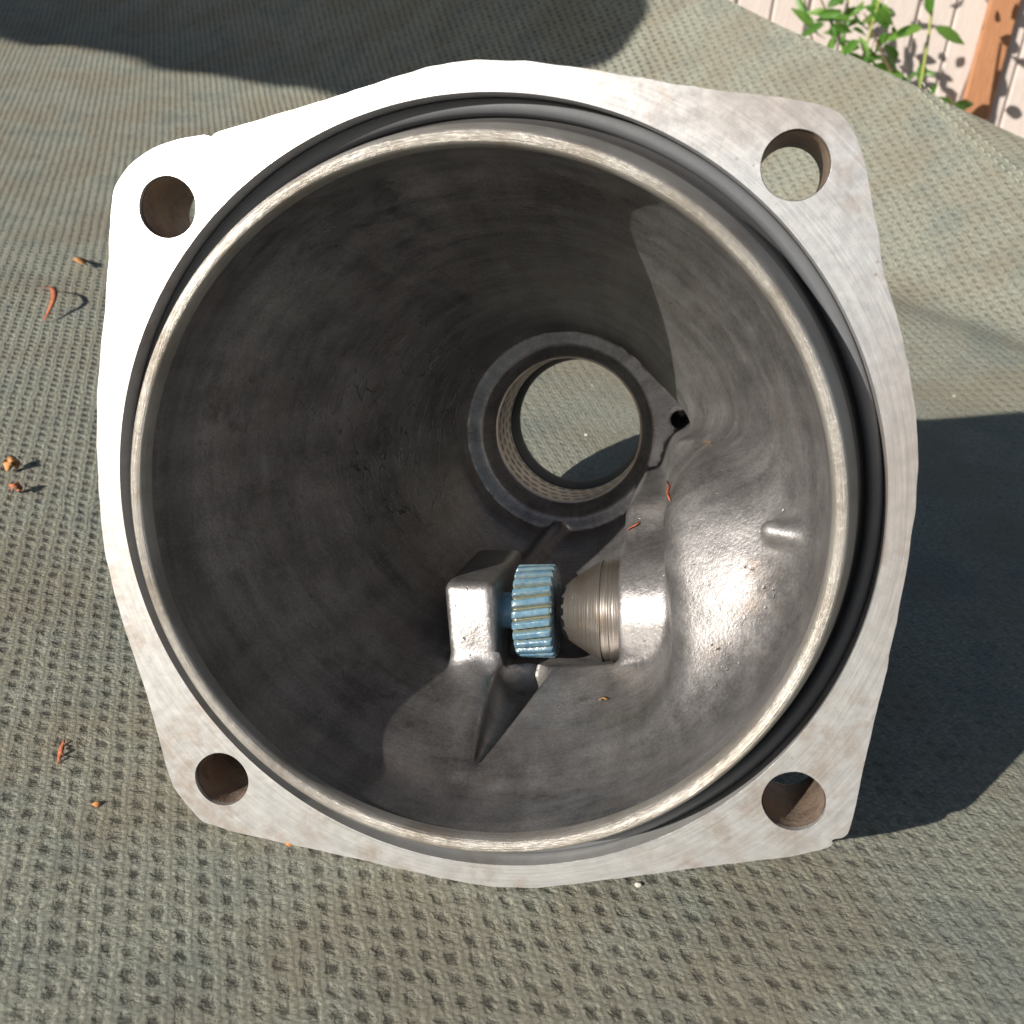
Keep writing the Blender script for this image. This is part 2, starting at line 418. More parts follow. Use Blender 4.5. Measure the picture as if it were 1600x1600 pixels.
def add_stem(pts, r0, r1, mat):
    P = [sloc(p) for p in pts]
    n = 14; Q = []; rr = []
    for i in range(n + 1):
        t = i / n * (len(P) - 1); a = min(int(t), len(P) - 2); f_ = t - a
        Q.append(P[a].lerp(P[a + 1], f_)); rr.append(r0 + (r1 - r0) * i / n)
    V, Fc = tube(Q, rr, 7); return mesh_obj('stem', V, Fc, mat, shrub)
def add_leaf(base, tip, roll=0., k=None):
    b = sloc(base); t = sloc(tip); L = (t - b).length
    o = bpy.data.objects.new('leaf', LEAVES[(k if k is not None else random.randrange(7)) % 7]); col.objects.link(o)
    o.parent = shrub
    xa = (t - b).normalized()
    toward = Vector(SUN) * .55 + Vector(CAM - np.asarray(base)).normalized() * .45
    za = (toward - xa * toward.dot(xa)).normalized(); ya = za.cross(xa)
    m3 = Matrix((xa, ya, za)).transposed()
    q_ = Quaternion(xa, roll) @ m3.to_quaternion()
    o.rotation_mode = 'QUATERNION'; o.rotation_quaternion = q_; o.location = b; o.scale = (L, L, L)
    return o
gx = spot(1440, 330, PD)
add_stem([np.array([gx[0], gx[1], GZ / S]), spot(1436, 150, PD), spot(1449, 70, PD), spot(1466, -60, PD)], .0042, .0028, STEM)
stems = [((1300, 260), (1290, 130), (1262, 40), (1250, -60)), ((1320, 260), (1312, 120), (1322, 30), (1335, -60)),
         ((1360, 260), (1335, 110), (1300, 40), (1275, -20)), ((1370, 260), (1345, 100), (1368, 20), (1395, -60)),
         ((1410, 280), (1400, 130), (1372, 70), (1350, 20)), ((1510, 330), (1500, 190), (1490, 160), (1482, 150))]
for st in stems:
    dp = PD + random.uniform(-.9, .7)
    pts = [spot(u, v, dp) for u, v in st]; pts[0][2] = GZ / S
    add_stem(pts, .0036, .0016, random.choice((TWIG, STEM, TWIG)))
# leaves one can tell apart (stem end, tip)
for (a, b, rl) in [((1441, 42), (1384, 60), .1), ((1461, 44), (1512, 68), -.1), ((1453, 22), (1451, -26), .2), ((1440, 98), (1437, 136), .9),
                   ((1445, 110), (1462, 118), .6), ((1435, 112), (1418, 124), .5), ((1246, -8), (1258, 28), .5), ((1288, 36), (1247, 58), .1),
                   ((1292, 12), (1330, -14), -.2), ((1328, 30), (1288, 28), .3), ((1352, 12), (1388, 24), -.2), ((1320, 52), (1318, 92), .9),
                   ((1308, 60), (1288, 92), .6), ((1340, 62), (1318, 88), .2), ((1362, 104), (1410, 108), .1), ((1392, 112), (1420, 128), .7),
                   ((1272, 40), (1238, 12), .4), ((1310, 8), (1296, -28), .5), ((1335, 20), (1356, 52), .9), ((1345, 70), (1372, 92), .8),
                   ((1466, 152), (1492, 166), .2), ((1492, 160), (1526, 168), .3), ((1500, 172), (1516, 184), .5), ((1370, 66), (1402, 50), .8),
                   ((1300, 90), (1330, 106), .5), ((1262, 30), (1282, 66), .8), ((1382, 30), (1352, 40), .9), ((1400, 96), (1384, 70), .9)]:
    dp = PD + random.uniform(-.5, .4)
    add_leaf(spot(a[0], a[1], dp), spot(b[0], b[1], dp + random.uniform(-.5, .3)), rl + random.uniform(-.25, .25))
for i in range(84):                       # the denser inside of the shrub and what goes on above the picture
    if i < 44: u, v = random.uniform(1285, 1400), random.uniform(0, 130)
    elif i < 72: u, v = random.uniform(1250, 1530), random.uniform(-170, -40)
    else: u, v = random.uniform(1330, 1470), random.uniform(110, 210)
    an = random.uniform(0, 6.28); L = random.uniform(26, 48); dp = PD + random.uniform(-.6, 1.5)
    add_leaf(spot(u, v, dp), spot(u + L * math.cos(an), v + L * math.sin(an) * .8, dp + random.uniform(-.5, .5)), random.uniform(-.9, .9))

# ================================================================ sling fabric the housing stands on
def softplus(t): return np.logaddexp(0, t)
def fab(x, y):
    qv = np.maximum(0, y - 1.5)
    z = .010 * qv ** 2 / (1 + .03 * qv)
    ww = .69 * x + .72 * y
    z = z + 1.1 * .45 * softplus((ww - 6.0) / .45)
    z = z + (.05 * np.exp(-((ww - 5.25) / .42) ** 2) - .12 * np.exp(-((ww - 5.85) / .30) ** 2)) / (1 + np.exp(-(x - 1.3) / .35))
    z = z - .028 * np.exp(-((x / 1.2) ** 2 + ((y - 2.2) / 1.0) ** 2))
    return z
def fab_detail(x, y):
    """slack in the cloth: long shallow waves"""
    return (.006 * np.sin(1.9 * x + .7 * y + .4) * np.sin(.8 * y - .5 * x) + .004 * np.sin(3.7 * x - 2.1 * y + 1.) * np.sin(1.3 * x + 2.2 * y)) \
        * (1 - np.exp(-(((x - .1) / 1.3) ** 2 + ((y - 1.) / 1.7) ** 2)))
def hit_cloth(u, v):                      # where a line of sight meets the cloth
    d = ray(u, v); t = 1.0
    while t < 60:
        P = CAM + t * d
        if P[2] < fab(P[0], P[1]) + fab_detail(P[0], P[1]): break
        t += .02
    return P
na, nw_ = 620, 520
A0, A1 = -19.0, 10.0
ta = np.linspace(0, 1, na); tw_ = np.linspace(0, 1, nw_)
aa = A0 + (A1 - A0) * ta
wend = 6.715 - .139 * aa - .012 * np.maximum(0, aa + 1) ** 2
Wm = -8.0 + (wend[:, None] + 8.0) * tw_[None, :]
Am = np.repeat(aa[:, None], nw_, 1)
# a = .72x - .69y ; w = .69x + .72y
det = .72 * .72 + .69 * .69
X = (.72 * Am + .69 * Wm) / det; Y = (.72 * Wm - .69 * Am) / det
Z = fab(X, Y) + fab_detail(X, Y)
# distance run along the cloth in y, for the weave
yy = np.linspace(-16, 26, 4000); xx = np.linspace(-20, 14, 120)
tab = np.stack([np.concatenate([[0], np.cumsum(np.sqrt(1 + (np.diff(fab(x_, yy)) / np.diff(yy)) ** 2) * np.diff(yy))]) for x_ in xx])
base_i = np.searchsorted(yy, 0.)
tab = tab - tab[:, base_i:base_i + 1]
ix = np.clip((X - xx[0]) / (xx[1] - xx[0]), 0, len(xx) - 1.001); iy = np.clip((Y - yy[0]) / (yy[1] - yy[0]), 0, len(yy) - 1.001)
i0 = ix.astype(int); j0 = iy.astype(int); fx = ix - i0; fy = iy - j0
Vv = (tab[i0, j0] * (1 - fx) * (1 - fy) + tab[i0 + 1, j0] * fx * (1 - fy) + tab[i0, j0 + 1] * (1 - fx) * fy + tab[i0 + 1, j0 + 1] * fx * fy)
PITCH = .063
Uv = X / PITCH; Vv = Vv / PITCH
chair = empty('sling_chair', (0, 0, 0), label='grey green woven mesh sling of an outdoor chair under the casting', cat='chair')
chair.scale = (S, S, S)
verts = np.stack([X, Y, Z], -1).reshape(-1, 3)
idx = np.arange(na * nw_).reshape(na, nw_)
quads = np.stack([idx[:-1, :-1], idx[1:, :-1], idx[1:, 1:], idx[:-1, 1:]], -1).reshape(-1, 4)
def np_mesh(name, verts, quads, uv=None):
    me = bpy.data.meshes.new(name)
    me.vertices.add(len(verts)); me.vertices.foreach_set('co', np.ascontiguousarray(verts, np.float32).ravel())
    me.loops.add(quads.size); me.loops.foreach_set('vertex_index', quads.ravel().astype(np.int32))
    me.polygons.add(len(quads)); me.polygons.foreach_set('loop_start', np.arange(0, quads.size, 4, dtype=np.int32))
    me.update(calc_edges=True); me.validate()
    if uv is not None:
        ul = me.uv_layers.new(name='uv'); ul.data.foreach_set('uv', np.ascontiguousarray(uv[quads.ravel()], np.float32).ravel())
    return me
me = np_mesh('sling', verts, quads, np.stack([Uv, Vv], -1).reshape(-1, 2))
sling = link('sling', me, FAB, chair)
# hem: a folded strip along the far edge, standing a little proud, and its stitches
def cloth_pt(a, wv, lift=0.):
    x = (.72 * a + .69 * wv) / det; y = (.72 * wv - .69 * a) / det
    return np.array([x, y, float(fab(x, y) + fab_detail(x, y)) + lift])
hv = []; hf = []; huv = []
an_ = np.linspace(-3.2, 2.0, 90)
for i, a in enumerate(an_):
    we = 6.715 - .139 * a - .012 * max(0, a + 1) ** 2
    wi = min(we - .012, 7.03 - .35 * (a + 2.48))
    for j in range(7):
        t = j / 6; lift = .016 if 0 < j < 6 else (-.004 if j == 0 else -.01)
        wv = wi + (we + .006 - wi) * t; P = cloth_pt(a, wv, lift); hv.append(P); huv.append((P[0] / PITCH, (P[1] * 1.2 + P[2]) / PITCH))
for i in range(len(an_) - 1):
    for j in range(6): b_ = i * 7 + j; hf.append((b_, b_ + 7, b_ + 8, b_ + 1))
hme = np_mesh('hem', np.array(hv), np.array(hf), np.array(huv)); link('hem', hme, FAB, chair)
THREAD = Mat('pale_thread', Base_Color=(.36, .37, .30), Roughness=.8)
bmst = tube([(-.028, 0, 0), (-.015, 0, .010), (.015, 0, .010), (.028, 0, 0)], [.004, .006, .006, .004], 6)
sme = None
a = -2.46
while a < .6:
    w0 = 7.03 - .35 * (a + 2.48)
    for off in (.012, .055):
        P = cloth_pt(a, w0 + off, .018); Q = cloth_pt(a + .05, w0 - .022 + off, .018)
        if sme is None: st_o = mesh_obj('stitch', bmst[0], bmst[1], THREAD, chair); sme = st_o.data
        else: st_o = bpy.data.objects.new('stitch', sme); col.objects.link(st_o); st_o.parent = chair
        st_o.location = P; st_o.rotation_euler = Vector(Q - P).to_track_quat('X', 'Z').to_euler()
    a += .07

# added, unseen parasol with its outline shaped to shade the upper cloth
pc = np.array([-11.91, 1.94, 7.0])
shade = [(-16.58, 2.02), (-15.79, 1.91), (-14.96, 1.51), (-14.63, 1.03), (-13.91, 0.83), (-13.2, 0.41), (-12.72, 0.26), (-11.87, -0.47), (-10.92, -0.64), (-9.7, -0.06), (-9.13, -0.15), (-8.62, -0.04), (-8.13, 0.36), (-7.55, 1.14), (-6.6499999999999995, 4.04), (-7.05, 7.84), (-13.91, 9.83), (-19.08, 5.02)]
def catmull(P, sub=6):
    P = np.array(P, float); n = len(P); out = []
    for i in range(n):
        p0, p1, p2, p3 = P[i - 1], P[i], P[(i + 1) % n], P[(i + 2) % n]
        for s_ in range(sub):
            t = s_ / sub
            out.append(.5 * ((2 * p1) + (-p0 + p2) * t + (2 * p0 - 5 * p1 + 4 * p2 - p3) * t * t + (-p0 + 3 * p1 - 3 * p2 + p3) * t ** 3))
    return np.array(out)
shade = [tuple(p) for p in catmull(shade, 4)]
OCCL = Mat('occluder_dark', Base_Color=(.06, .06, .065), Roughness=.9)
occ = empty('shade_occluder', (pc[0] * S, pc[1] * S, GZ), label='dark added parasol left of the chair, its shade on the upper cloth', cat='occluder')
pv = []; n_ = len(shade)
for kk in (0, .12):
    for (p1, p2) in shade: pv.append(Vector((p1 * S, p2 * S, (7.0 + kk) * S)) - Vector(occ.location))
pf = [tuple(range(n_))[::-1], tuple(range(n_, 2 * n_))] + [(i, (i + 1) % n_, n_ + (i + 1) % n_, n_ + i) for i in range(n_)]
mesh_obj('occluder_sheet', pv, pf, OCCL, occ, False)
V, Fc = tube([Vector((-.55, .42, 0)), Vector((-.55, .42, .4)), Vector((-.55, .42, 7.0 * S - GZ))], [.02, .02, .018], 12)
mesh_obj('occluder_pole', V, Fc, OCCL, occ)

# ================================================================ the casting
Hm = Matrix.Identity(4)
Rm = Matrix([list(map(float, r)) for r in M])
housing = empty('transmission_housing', (0, 0, 0), label='bare aluminium transmission tail housing lying open on the woven mesh, blue gear inside', cat='casting')
loc0 = -(M @ O0) * S
housing.matrix_world = Matrix.Translation(Vector(loc0)) @ Rm.to_4x4() @ Matrix.Diagonal((S, S, S, 1))

# ---- flange plate: outline with four bolt holes and the counterbore
outl = []
for i, p in enumerate(OUT):
    outl.append(p)
oc = catmull(outl, 7)
k9 = np.exp(-np.linspace(-1.8, 1.8, 15) ** 2); k9 /= k9.sum()
sm = np.stack([np.convolve(np.concatenate([oc[-7:, d_], oc[:, d_], oc[:7, d_]]), k9, 'valid') for d_ in (0, 1)], 1)
chip = np.exp(-(np.hypot(oc[:, 0] - .89, oc[:, 1] + .885) / .06) ** 2)[:, None]      # the broken corner stays crisp
oc = sm * (1 - chip) + oc * chip
ang = np.unwrap(np.arctan2(oc[:, 1], oc[:, 0]))
wob = sum(rng.normal(0, .0012 / (1 + .10 * f_)) * np.sin(round(5 + f_ * 4.3) * ang + rng.uniform(0, 6.28)) for f_ in range(1, 30)) * .34
oc = oc * (1 + wob / np.hypot(oc[:, 0], oc[:, 1]))[:, None]
dn = np.hypot(oc[:, 0] + .647, oc[:, 1] - .955); oc = oc * (1 - .010 * np.exp(-(dn / .010) ** 2))[:, None]   # the nick in the upper edge
cu = bpy.data.curves.new('flange_outline', 'CURVE'); cu.dimensions = '2D'; cu.fill_mode = 'BOTH'
def spl(P):
    s_ = cu.splines.new('POLY'); s_.points.add(len(P) - 1)
    s_.points.foreach_set('co', np.column_stack([P, np.zeros(len(P)), np.ones(len(P))]).astype(np.float32).ravel()); s_.use_cyclic_u = True
def circ(x, y, r, n, rough=0.):
    a = np.linspace(0, 2 * np.pi, n, endpoint=False)
    rr = r + rough * sum(rng.normal(0, 1 / (1 + f_)) * np.sin(f_ * a + rng.uniform(0, 6)) for f_ in range(2, 9))
    return np.column_stack([x + rr * np.cos(a), y + rr * np.sin(a)])
spl(oc); spl(circ(0, 0, 1.0, 360))
HOLES = [(-.783, .7815, .0785), (.783, .7815, .0800), (-.783, -.7815, .0795), (.783, -.7815, .0800)]
for (x, y, r) in HOLES: spl(circ(x, y, r, 72, .0012))
THK = .28
cu.extrude = THK / 2; cu.bevel_depth = 0.0
co = bpy.data.objects.new('flange_outline', cu); col.objects.link(co)
dg = bpy.context.evaluated_depsgraph_get()
fme = bpy.data.meshes.new_from_object(co.evaluated_get(dg)); bpy.data.objects.remove(co); bpy.data.curves.remove(cu)
bm = bmesh.new(); bm.from_mesh(fme)
bmesh.ops.remove_doubles(bm, verts=bm.verts[:], dist=1e-5)
for v in bm.verts: v.co.z -= THK / 2
bmesh.ops.recalc_face_normals(bm, faces=bm.faces[:])
# break the front edges: a small worn chamfer
ed = []
for e in bm.edges:
    if len(e.link_faces) == 2 and e.verts[0].co.z > -1e-4 and e.verts[1].co.z > -1e-4:
        if abs(e.link_faces[0].normal.z - e.link_faces[1].normal.z) > .5: ed.append(e)
bmesh.ops.bevel(bm, geom=ed, offset=.006, segments=2, profile=.6, affect='EDGES', clamp_overlap=True)
bm.to_mesh(fme); bm.free(); fme.name = 'flange'
fl = link('flange', fme, MACH, housing); sharp(fl, 30)
for p_ in fme.polygons:
    if abs(p_.normal.z) > .98: p_.use_smooth = False
HOLEM = Mat('rusty_bore'); o_ = HOLEM.obj(); hn = HOLEM.noise(o_, 14, 5, .7)
HOLEM.set('Base_Color', HOLEM.ramp(hn, [(.3, (.17, .115, .085)), (.55, (.30, .235, .19)), (.75, (.36, .20, .10))])); HOLEM.set('Roughness', .6); HOLEM.set('Metallic', .3); HOLEM.bump(hn, .001, .8)
for (x, y, r) in HOLES:                    # stained walls of the bolt holes
    V, Fc = lathe([(r - .0022, -.014), (r - .0022, -THK + .006), (r + .006, -THK - .004), (r + .006, -.020)], 64)
    V = [(a + x, b + y, c) for a, b, c in V]
    mesh_obj('bolt_hole', V, Fc, HOLEM, housing)

# ---- pilot lip: turned ring standing 11 mm proud of the flange
prof = [(.8900, .070), (.8612, .085), (.8612, .112), (.8660, .128), (.8720, .1345), (.8880, .1350), (.8945, .131), (.8990, .121),
        (.9100, .085), (.9280, .020), (.9400, -.05), (.9480, -.085), (.9600, -.100), (.9985, -.1005), (1.012, -.101), (1.012, -.18)]
V, Fc = lathe(prof, 320)
lip = mesh_obj('pilot_lip', V, Fc, LIP, housing); sharp(lip, 50)
GROOVE = Mat('shaded_groove'); gn = GROOVE.noise(GROOVE.obj(), 8, 5)
GROOVE.set('Base_Color', GROOVE.mix(gn, (.13, .13, .135), (.19, .185, .185))); GROOVE.set('Metallic', .5); GROOVE.set('Roughness', .5)
lip.data.materials.append(GROOVE.m)          # darker grey puts the shade of the groove into its colour
for p_ in lip.data.polygons:
    if p_.center.z < .03 and p_.center.xy.length > .9: p_.material_index = 1
ul = lip.data.uv_layers.new(name='uv'); mP = len(prof)
sarc = np.concatenate([[0], np.cumsum([math.hypot(prof[i + 1][0] - prof[i][0], prof[i + 1][1] - prof[i][1]) for i in range(mP - 1)])])
for poly in lip.data.polygons:
    for li in poly.loop_indices:
        vi = lip.data.loops[li].vertex_index; i_, j_ = divmod(vi, mP)
        uu = i_ / 320
        if poly.vertices[0] // mP == 319 and i_ == 0: uu = 1.0
        ul.data[li].uv = (uu * 6, sarc[j_])

GRING = Mat('dark_groove_ring'); sn = GRING.noise(GRING.obj(), 9, 5)
GRING.set('Base_Color', GRING.mix(sn, (.075, .08, .09), (.11, .116, .126))); GRING.set('Roughness', .48); GRING.bump(sn, .0003, .5)
V, Fc = lathe([(.9600, -.099), (.9610, -.075), (.9650, -.064), (.9740, -.060), (.9900, -.059), (.9965, -.062), (.9985, -.070), (.9985, -.099)], 256)
mesh_obj('groove_ring', V, Fc, GRING, housing)  # dark grey ring lying in the groove behind the lip

# ---- cast shell by distance field (surface nets), so that every boss runs into the wall with a fillet
GY, GZc = -.513, -.83                      # axis of the speedometer gear, along x
def smin(a, b, k): h = np.clip(.5 + .5 * (b - a) / k, 0, 1); return b + (a - b) * h - k * h * (1 - h)
def smax(a, b, k): return -smin(-a, -b, k)
zk = np.array([-2.6, -1.90, -1.66, -1.3, -.95, -.7, -.3, -.12, .2]); rk = np.array([.24, .345, .405, .515, .625, .70, .808, .8625, .8632])
zf = np.linspace(-2.6, .2, 600); rf = np.interp(zf, zk, rk)
ker = np.exp(-np.linspace(-2, 2, 41) ** 2); ker /= ker.sum(); rs_ = np.convolve(np.pad(rf, 20, mode='edge'), ker, 'valid')
def capsule(x, y, z, a, b, r0, r1):
    ab = np.subtract(b, a); L2 = float(ab @ ab)
    t = np.clip(((x - a[0]) * ab[0] + (y - a[1]) * ab[1] + (z - a[2]) * ab[2]) / L2, 0, 1)
    return np.sqrt((x - a[0] - ab[0] * t) ** 2 + (y - a[1] - ab[1] * t) ** 2 + (z - a[2] - ab[2] * t) ** 2) - (r0 + (r1 - r0) * t)
def rbox(x, y, z, c, h, r):
    qx = np.abs(x - c[0]) - (h[0] - r); qy = np.abs(y - c[1]) - (h[1] - r); qz = np.abs(z - c[2]) - (h[2] - r)
    return np.sqrt(np.maximum(qx, 0) ** 2 + np.maximum(qy, 0) ** 2 + np.maximum(qz, 0) ** 2) + np.minimum(np.maximum(qx, np.maximum(qy, qz)), 0) - r
def field(x, y, z):
    f4 = np.float32
    rr = np.sqrt(x * x + y * y)
    rin = np.interp(z, zf, rs_).astype(f4)
    cone = (rr - rin) * f4(.955)
    # recess round the drain slot at the back, and the pit beside the bearing post
    slot = np.maximum(np.maximum((x * .674 + y * .739) - .394, (x * .50 - y * .866) - .240), -x)
    slot = np.maximum(slot, z + 1.20)
    slot = np.maximum(np.maximum(slot, x - .535), .24 - x)
    cav = smin(cone, slot, .03)
    # protrusions into the cavity
    dish = (z - (-.2 + .315 * (x - .75) - .29 * (y + .37) - .5 * (x - .79) ** 2 - .9 * np.maximum(0, y + .34) ** 2 - .12 * np.minimum(0, y + .34) ** 2)) * f4(.91)
    dish = smax(dish, .452 + .012 * np.sin(9 * y) - x, .07)
    dish = smax(dish, (y + .00 - .30 * (x - .45)) * .95, .16)
    ry = np.sqrt((y - GY) ** 2 + (z - GZc) ** 2)
    boss = smax((ry - (.205 + .24 * (x - .29))) * .97, .283 - x, .02)
    web = smax(rbox(x, y, z, (.72, -.285, -1.20), (.432, .135, .62), .05), (z + .764 + .95 * (y + .42)) * .72, .05)
    ledge = smax(rbox(x, y, z, (.85, -.16, -1.30), (.405, .28, .44), .05), np.maximum(y - (.05 + .09 * (z + .9)), (z + .98 + .9 * (y - .02) - .35 * (x - .45)) * .72), .06)
    post = smax(rbox(x + .10 * (y + .52), y, z, (-.197, -.60, -.95), (.086, .213, .30), .03), (z + .675 - .05 * (x + .2) + .24 * (y + .52)) * .97, .03)
    ramp = capsule(x, y, z, (-.200, -.690, -.735), (-.140, -.852, -.22), .080, .028)
    rib = capsule(x, y, z, (-.045, -.40, -1.66), (-.16, -.52, -1.22), .035, .03)
    lug = capsule(x, y, z, (.740, -.130, -.262), (.860, -.138, -.195), .030, .030)
    cav = smax(cav, -dish, .11)
    pro = smin(smin(boss, web, .05), ledge, .05)
    pro = smin(smin(smin(pro, post, .02), rib, .04), lug, .012)
    pro = smin(pro, ramp, .035)
    cav = smax(cav, -pro, .034)
    trench = capsule(x, y, z, (-.112, -.842, -.24), (-.045, -.705, -.74), .006, .086)
    cav = smin(cav, trench, .028)
    # turned pocket for the gear, cut after casting: crisp
    pocket = np.maximum(ry - .186, np.maximum(-.118 - x, x - .285))
    cav = smin(cav, pocket, .006)
    cav = np.maximum(cav, -(z + 1.66))                        # floor at the back
    bore = rr - (.302 + .62 * np.clip(z + 1.735, 0, .09))
    cav = np.minimum(cav, bore)
    drain = np.maximum(np.sqrt((x - .455) ** 2 + (y - .040) ** 2) - .034, np.maximum(-(z + 2.05), z + 1.55))
    cav = np.minimum(cav, drain)
    # outside
    out = (rr - np.where(z < -1.75, .405, np.maximum(rin + .13, .405))) * f4(.955)
    out = smin(out, np.maximum(ry - .25, np.maximum(-.42 - x, x - .92)), .06)
    out = smin(out, np.maximum(np.sqrt((x - .44) ** 2 + y ** 2) - .17, z + 1.0), .06)
    out = np.maximum(np.maximum(out, np.minimum(z + .125, np.maximum(rr - .886, z - .10))), -(z + 2.20))
    out = np.maximum(out, rr - .985)
    return np.maximum(out, -cav).astype(f4)

def surface_nets(fn, lo, hi, h):
    ax = [np.arange(lo[i], hi[i] + h, h, dtype=np.float32) for i in range(3)]
    Fv = np.empty([len(a) for a in ax], np.float32)
    Yg, Zg = np.meshgrid(ax[1], ax[2], indexing='ij')
    for i0 in range(0, len(ax[0]), 24):
        xs = ax[0][i0:i0 + 24]
        Xb = np.broadcast_to(xs[:, None, None], (len(xs),) + Yg.shape); Yb = np.broadcast_to(Yg, Xb.shape); Zb = np.broadcast_to(Zg, Xb.shape)
        Fv[i0:i0 + 24] = fn(Xb, Yb, Zb)
    Sg = Fv < 0
    cnt = np.zeros([n - 1 for n in Fv.shape], np.int8)
    offs = [(i, j, k) for i in (0, 1) for j in (0, 1) for k in (0, 1)]
    sl_ = lambda o: tuple(slice(o[d], Fv.shape[d] - 1 + o[d]) for d in range(3))
    for o in offs: cnt += Sg[sl_(o)]
    act = (cnt > 0) & (cnt < 8)
    ci = np.argwhere(act)
    vid = np.full(act.shape, -1, np.int32); vid[act] = np.arange(len(ci), dtype=np.int32)
    val = {o: Fv[ci[:, 0] + o[0], ci[:, 1] + o[1], ci[:, 2] + o[2]] for o in offs}
    acc = np.zeros((len(ci), 3)); num = np.zeros(len(ci))
    for a in offs:
        for d in range(3):
            if a[d] == 0:
                b = list(a); b[d] = 1; b = tuple(b); va, vb = val[a], val[b]
                m = (va < 0) != (vb < 0); t = np.where(m, va / np.where(m, va - vb, 1), 0)
                p = np.array(a, float)[None, :].repeat(len(ci), 0); p[:, d] = t
                acc[m] += p[m]; num += m
    Vx = (ci + acc / num[:, None]) * h + np.array(lo)
    Q = []
    for d in range(3):
        e, f_ = (d + 1) % 3, (d + 2) % 3
        s0 = [slice(None)] * 3; s1 = [slice(None)] * 3; s0[d] = slice(0, -1); s1[d] = slice(1, None)
        ch = Sg[tuple(s0)] != Sg[tuple(s1)]
        ii = np.argwhere(ch); ok = (ii[:, e] > 0) & (ii[:, f_] > 0) & (ii[:, e] < Fv.shape[e] - 1) & (ii[:, f_] < Fv.shape[f_] - 1); ii = ii[ok]
        def at(de, df):
            p = ii.copy(); p[:, e] += de; p[:, f_] += df; return vid[p[:, 0], p[:, 1], p[:, 2]]
        q_ = np.stack([at(-1, -1), at(0, -1), at(0, 0), at(-1, 0)], 1)
        ins = Sg[ii[:, 0], ii[:, 1], ii[:, 2]]
        q_[~ins] = q_[~ins][:, ::-1]
        Q.append(q_)
    return Vx, np.concatenate(Q)
Vx, Qx = surface_nets(field, (-1.02, -1.02, -2.24), (1.02, 1.02, .13), .0110)
shell = link('housing_shell', np_mesh('housing_shell', Vx, Qx), CAST, housing)
sharp(shell, 42)

# ---- rear bushing and seal
def lathe_uv(o, prof, n, ku):
    ul = o.data.uv_layers.new(name='uv'); m = len(prof)
    sa = np.concatenate([[0], np.cumsum([math.hypot(prof[i + 1][0] - prof[i][0], prof[i + 1][1] - prof[i][1]) for i in range(m - 1)])])
    for poly in o.data.polygons:
        lastp = max(v // m for v in poly.vertices) == n - 1 and min(v // m for v in poly.vertices) == 0
        for li in poly.loop_indices:
            i_, j_ = divmod(o.data.loops[li].vertex_index, m)
            ul.data[li].uv = ((1.0 if lastp and i_ == 0 else i_ / n) * ku, sa[j_ % m] / sa[-1])
prof = [(.3035, -1.742), (.2960, -1.745), (.2930, -1.757), (.2930, -2.03), (.3035, -2.035)]
V, Fc = lathe(prof, 128); bu = mesh_obj('bushing', V, Fc, BUSH, housing); sharp(bu, 40); lathe_uv(bu, prof, 128, 1.0)
V, Fc = lathe([(.3015, -2.036), (.2935, -2.037), (.290, -2.045), (.276, -2.12), (.272, -2.14), (.274, -2.165), (.281, -2.19), (.3, -2.205), (.36, -2.212), (.36, -2.203)], 128)
mesh_obj('rear_seal', V, Fc, RUBBER, housing)

# ---- speedometer gear: helical nylon gear on its shaft, steel sleeve
NT, RG = 25, .157
V = []; Fc = []; gr = []
xs_ = np.concatenate([[-.064, -.061], np.linspace(-.057, .056, 10), [.060, .063]])
NA = NT * 12
for ii_, xg in enumerate(xs_):
    edge = {0: .972, 1: .99, len(xs_) - 1: .972, len(xs_) - 2: .99}.get(ii_, 1.0)
    for kk in range(NA):
        th = 2 * math.pi * kk / NA
        ph = (th * NT / (2 * math.pi) + (xg + .03) * 3.4) % 1.0
        t = abs(ph - .5) * 2                     # 0 at the tooth crest, 1 in the groove
        soft = min(1, max(0, (t - .1 + .35 * math.copysign(1, ph - .5) * (t > .02)) / 1.1)); dpt = min(1, max(0, (t - .50) / .38)); dpt = dpt * dpt * (3 - 2 * dpt)
        r = (RG - .024 * dpt) * edge
        V.append((xg, GY + r * math.cos(th), GZc + r * math.sin(th))); gr.append(max(dpt, soft * .5))
nx = len(xs_)
for i in range(nx - 1):
    for kk in range(NA):
        a = i * NA + kk; b = i * NA + (kk + 1) % NA
        Fc.append((a, b, b + NA, a + NA))
for i, sgn in ((0, 1), (nx - 1, -1)):
    cidx = len(V); V.append((xs_[i], GY, GZc)); gr.append(0)
    for kk in range(NA):
        a = i * NA + kk; b = i * NA + (kk + 1) % NA
        Fc.append((cidx, b, a) if sgn > 0 else (cidx, a, b))
gear = mesh_obj('speedometer_gear', V, Fc, GEAR, housing); sharp(gear, 55)
at_ = gear.data.attributes.new('groove', 'FLOAT', 'POINT'); at_.data.foreach_set('value', gr)
V, Fc = lathe([(0.0, -.19), (.060, -.188), (.062, -.18), (.062, -.075), (.060, -.062)], 48, 'x')
V = [(a, b + GY, c + GZc) for a, b, c in V]
mesh_obj('gear_shaft', V, Fc, GEAR, gear)
SBLUE = None
prof = [(.0, .084), (.050, .084), (.082, .086), (.090, .092), (.167, .215), (.1705, .222), (.167, .226), (.167, .250), (.171, .254), (.171, .30)]
V, Fc = lathe(prof, 96, 'x'); V = [(a, b + GY, c + GZc) for a, b, c in V]
slv = mesh_obj('gear_sleeve', V, Fc, STEEL, housing); sharp(slv, 30)

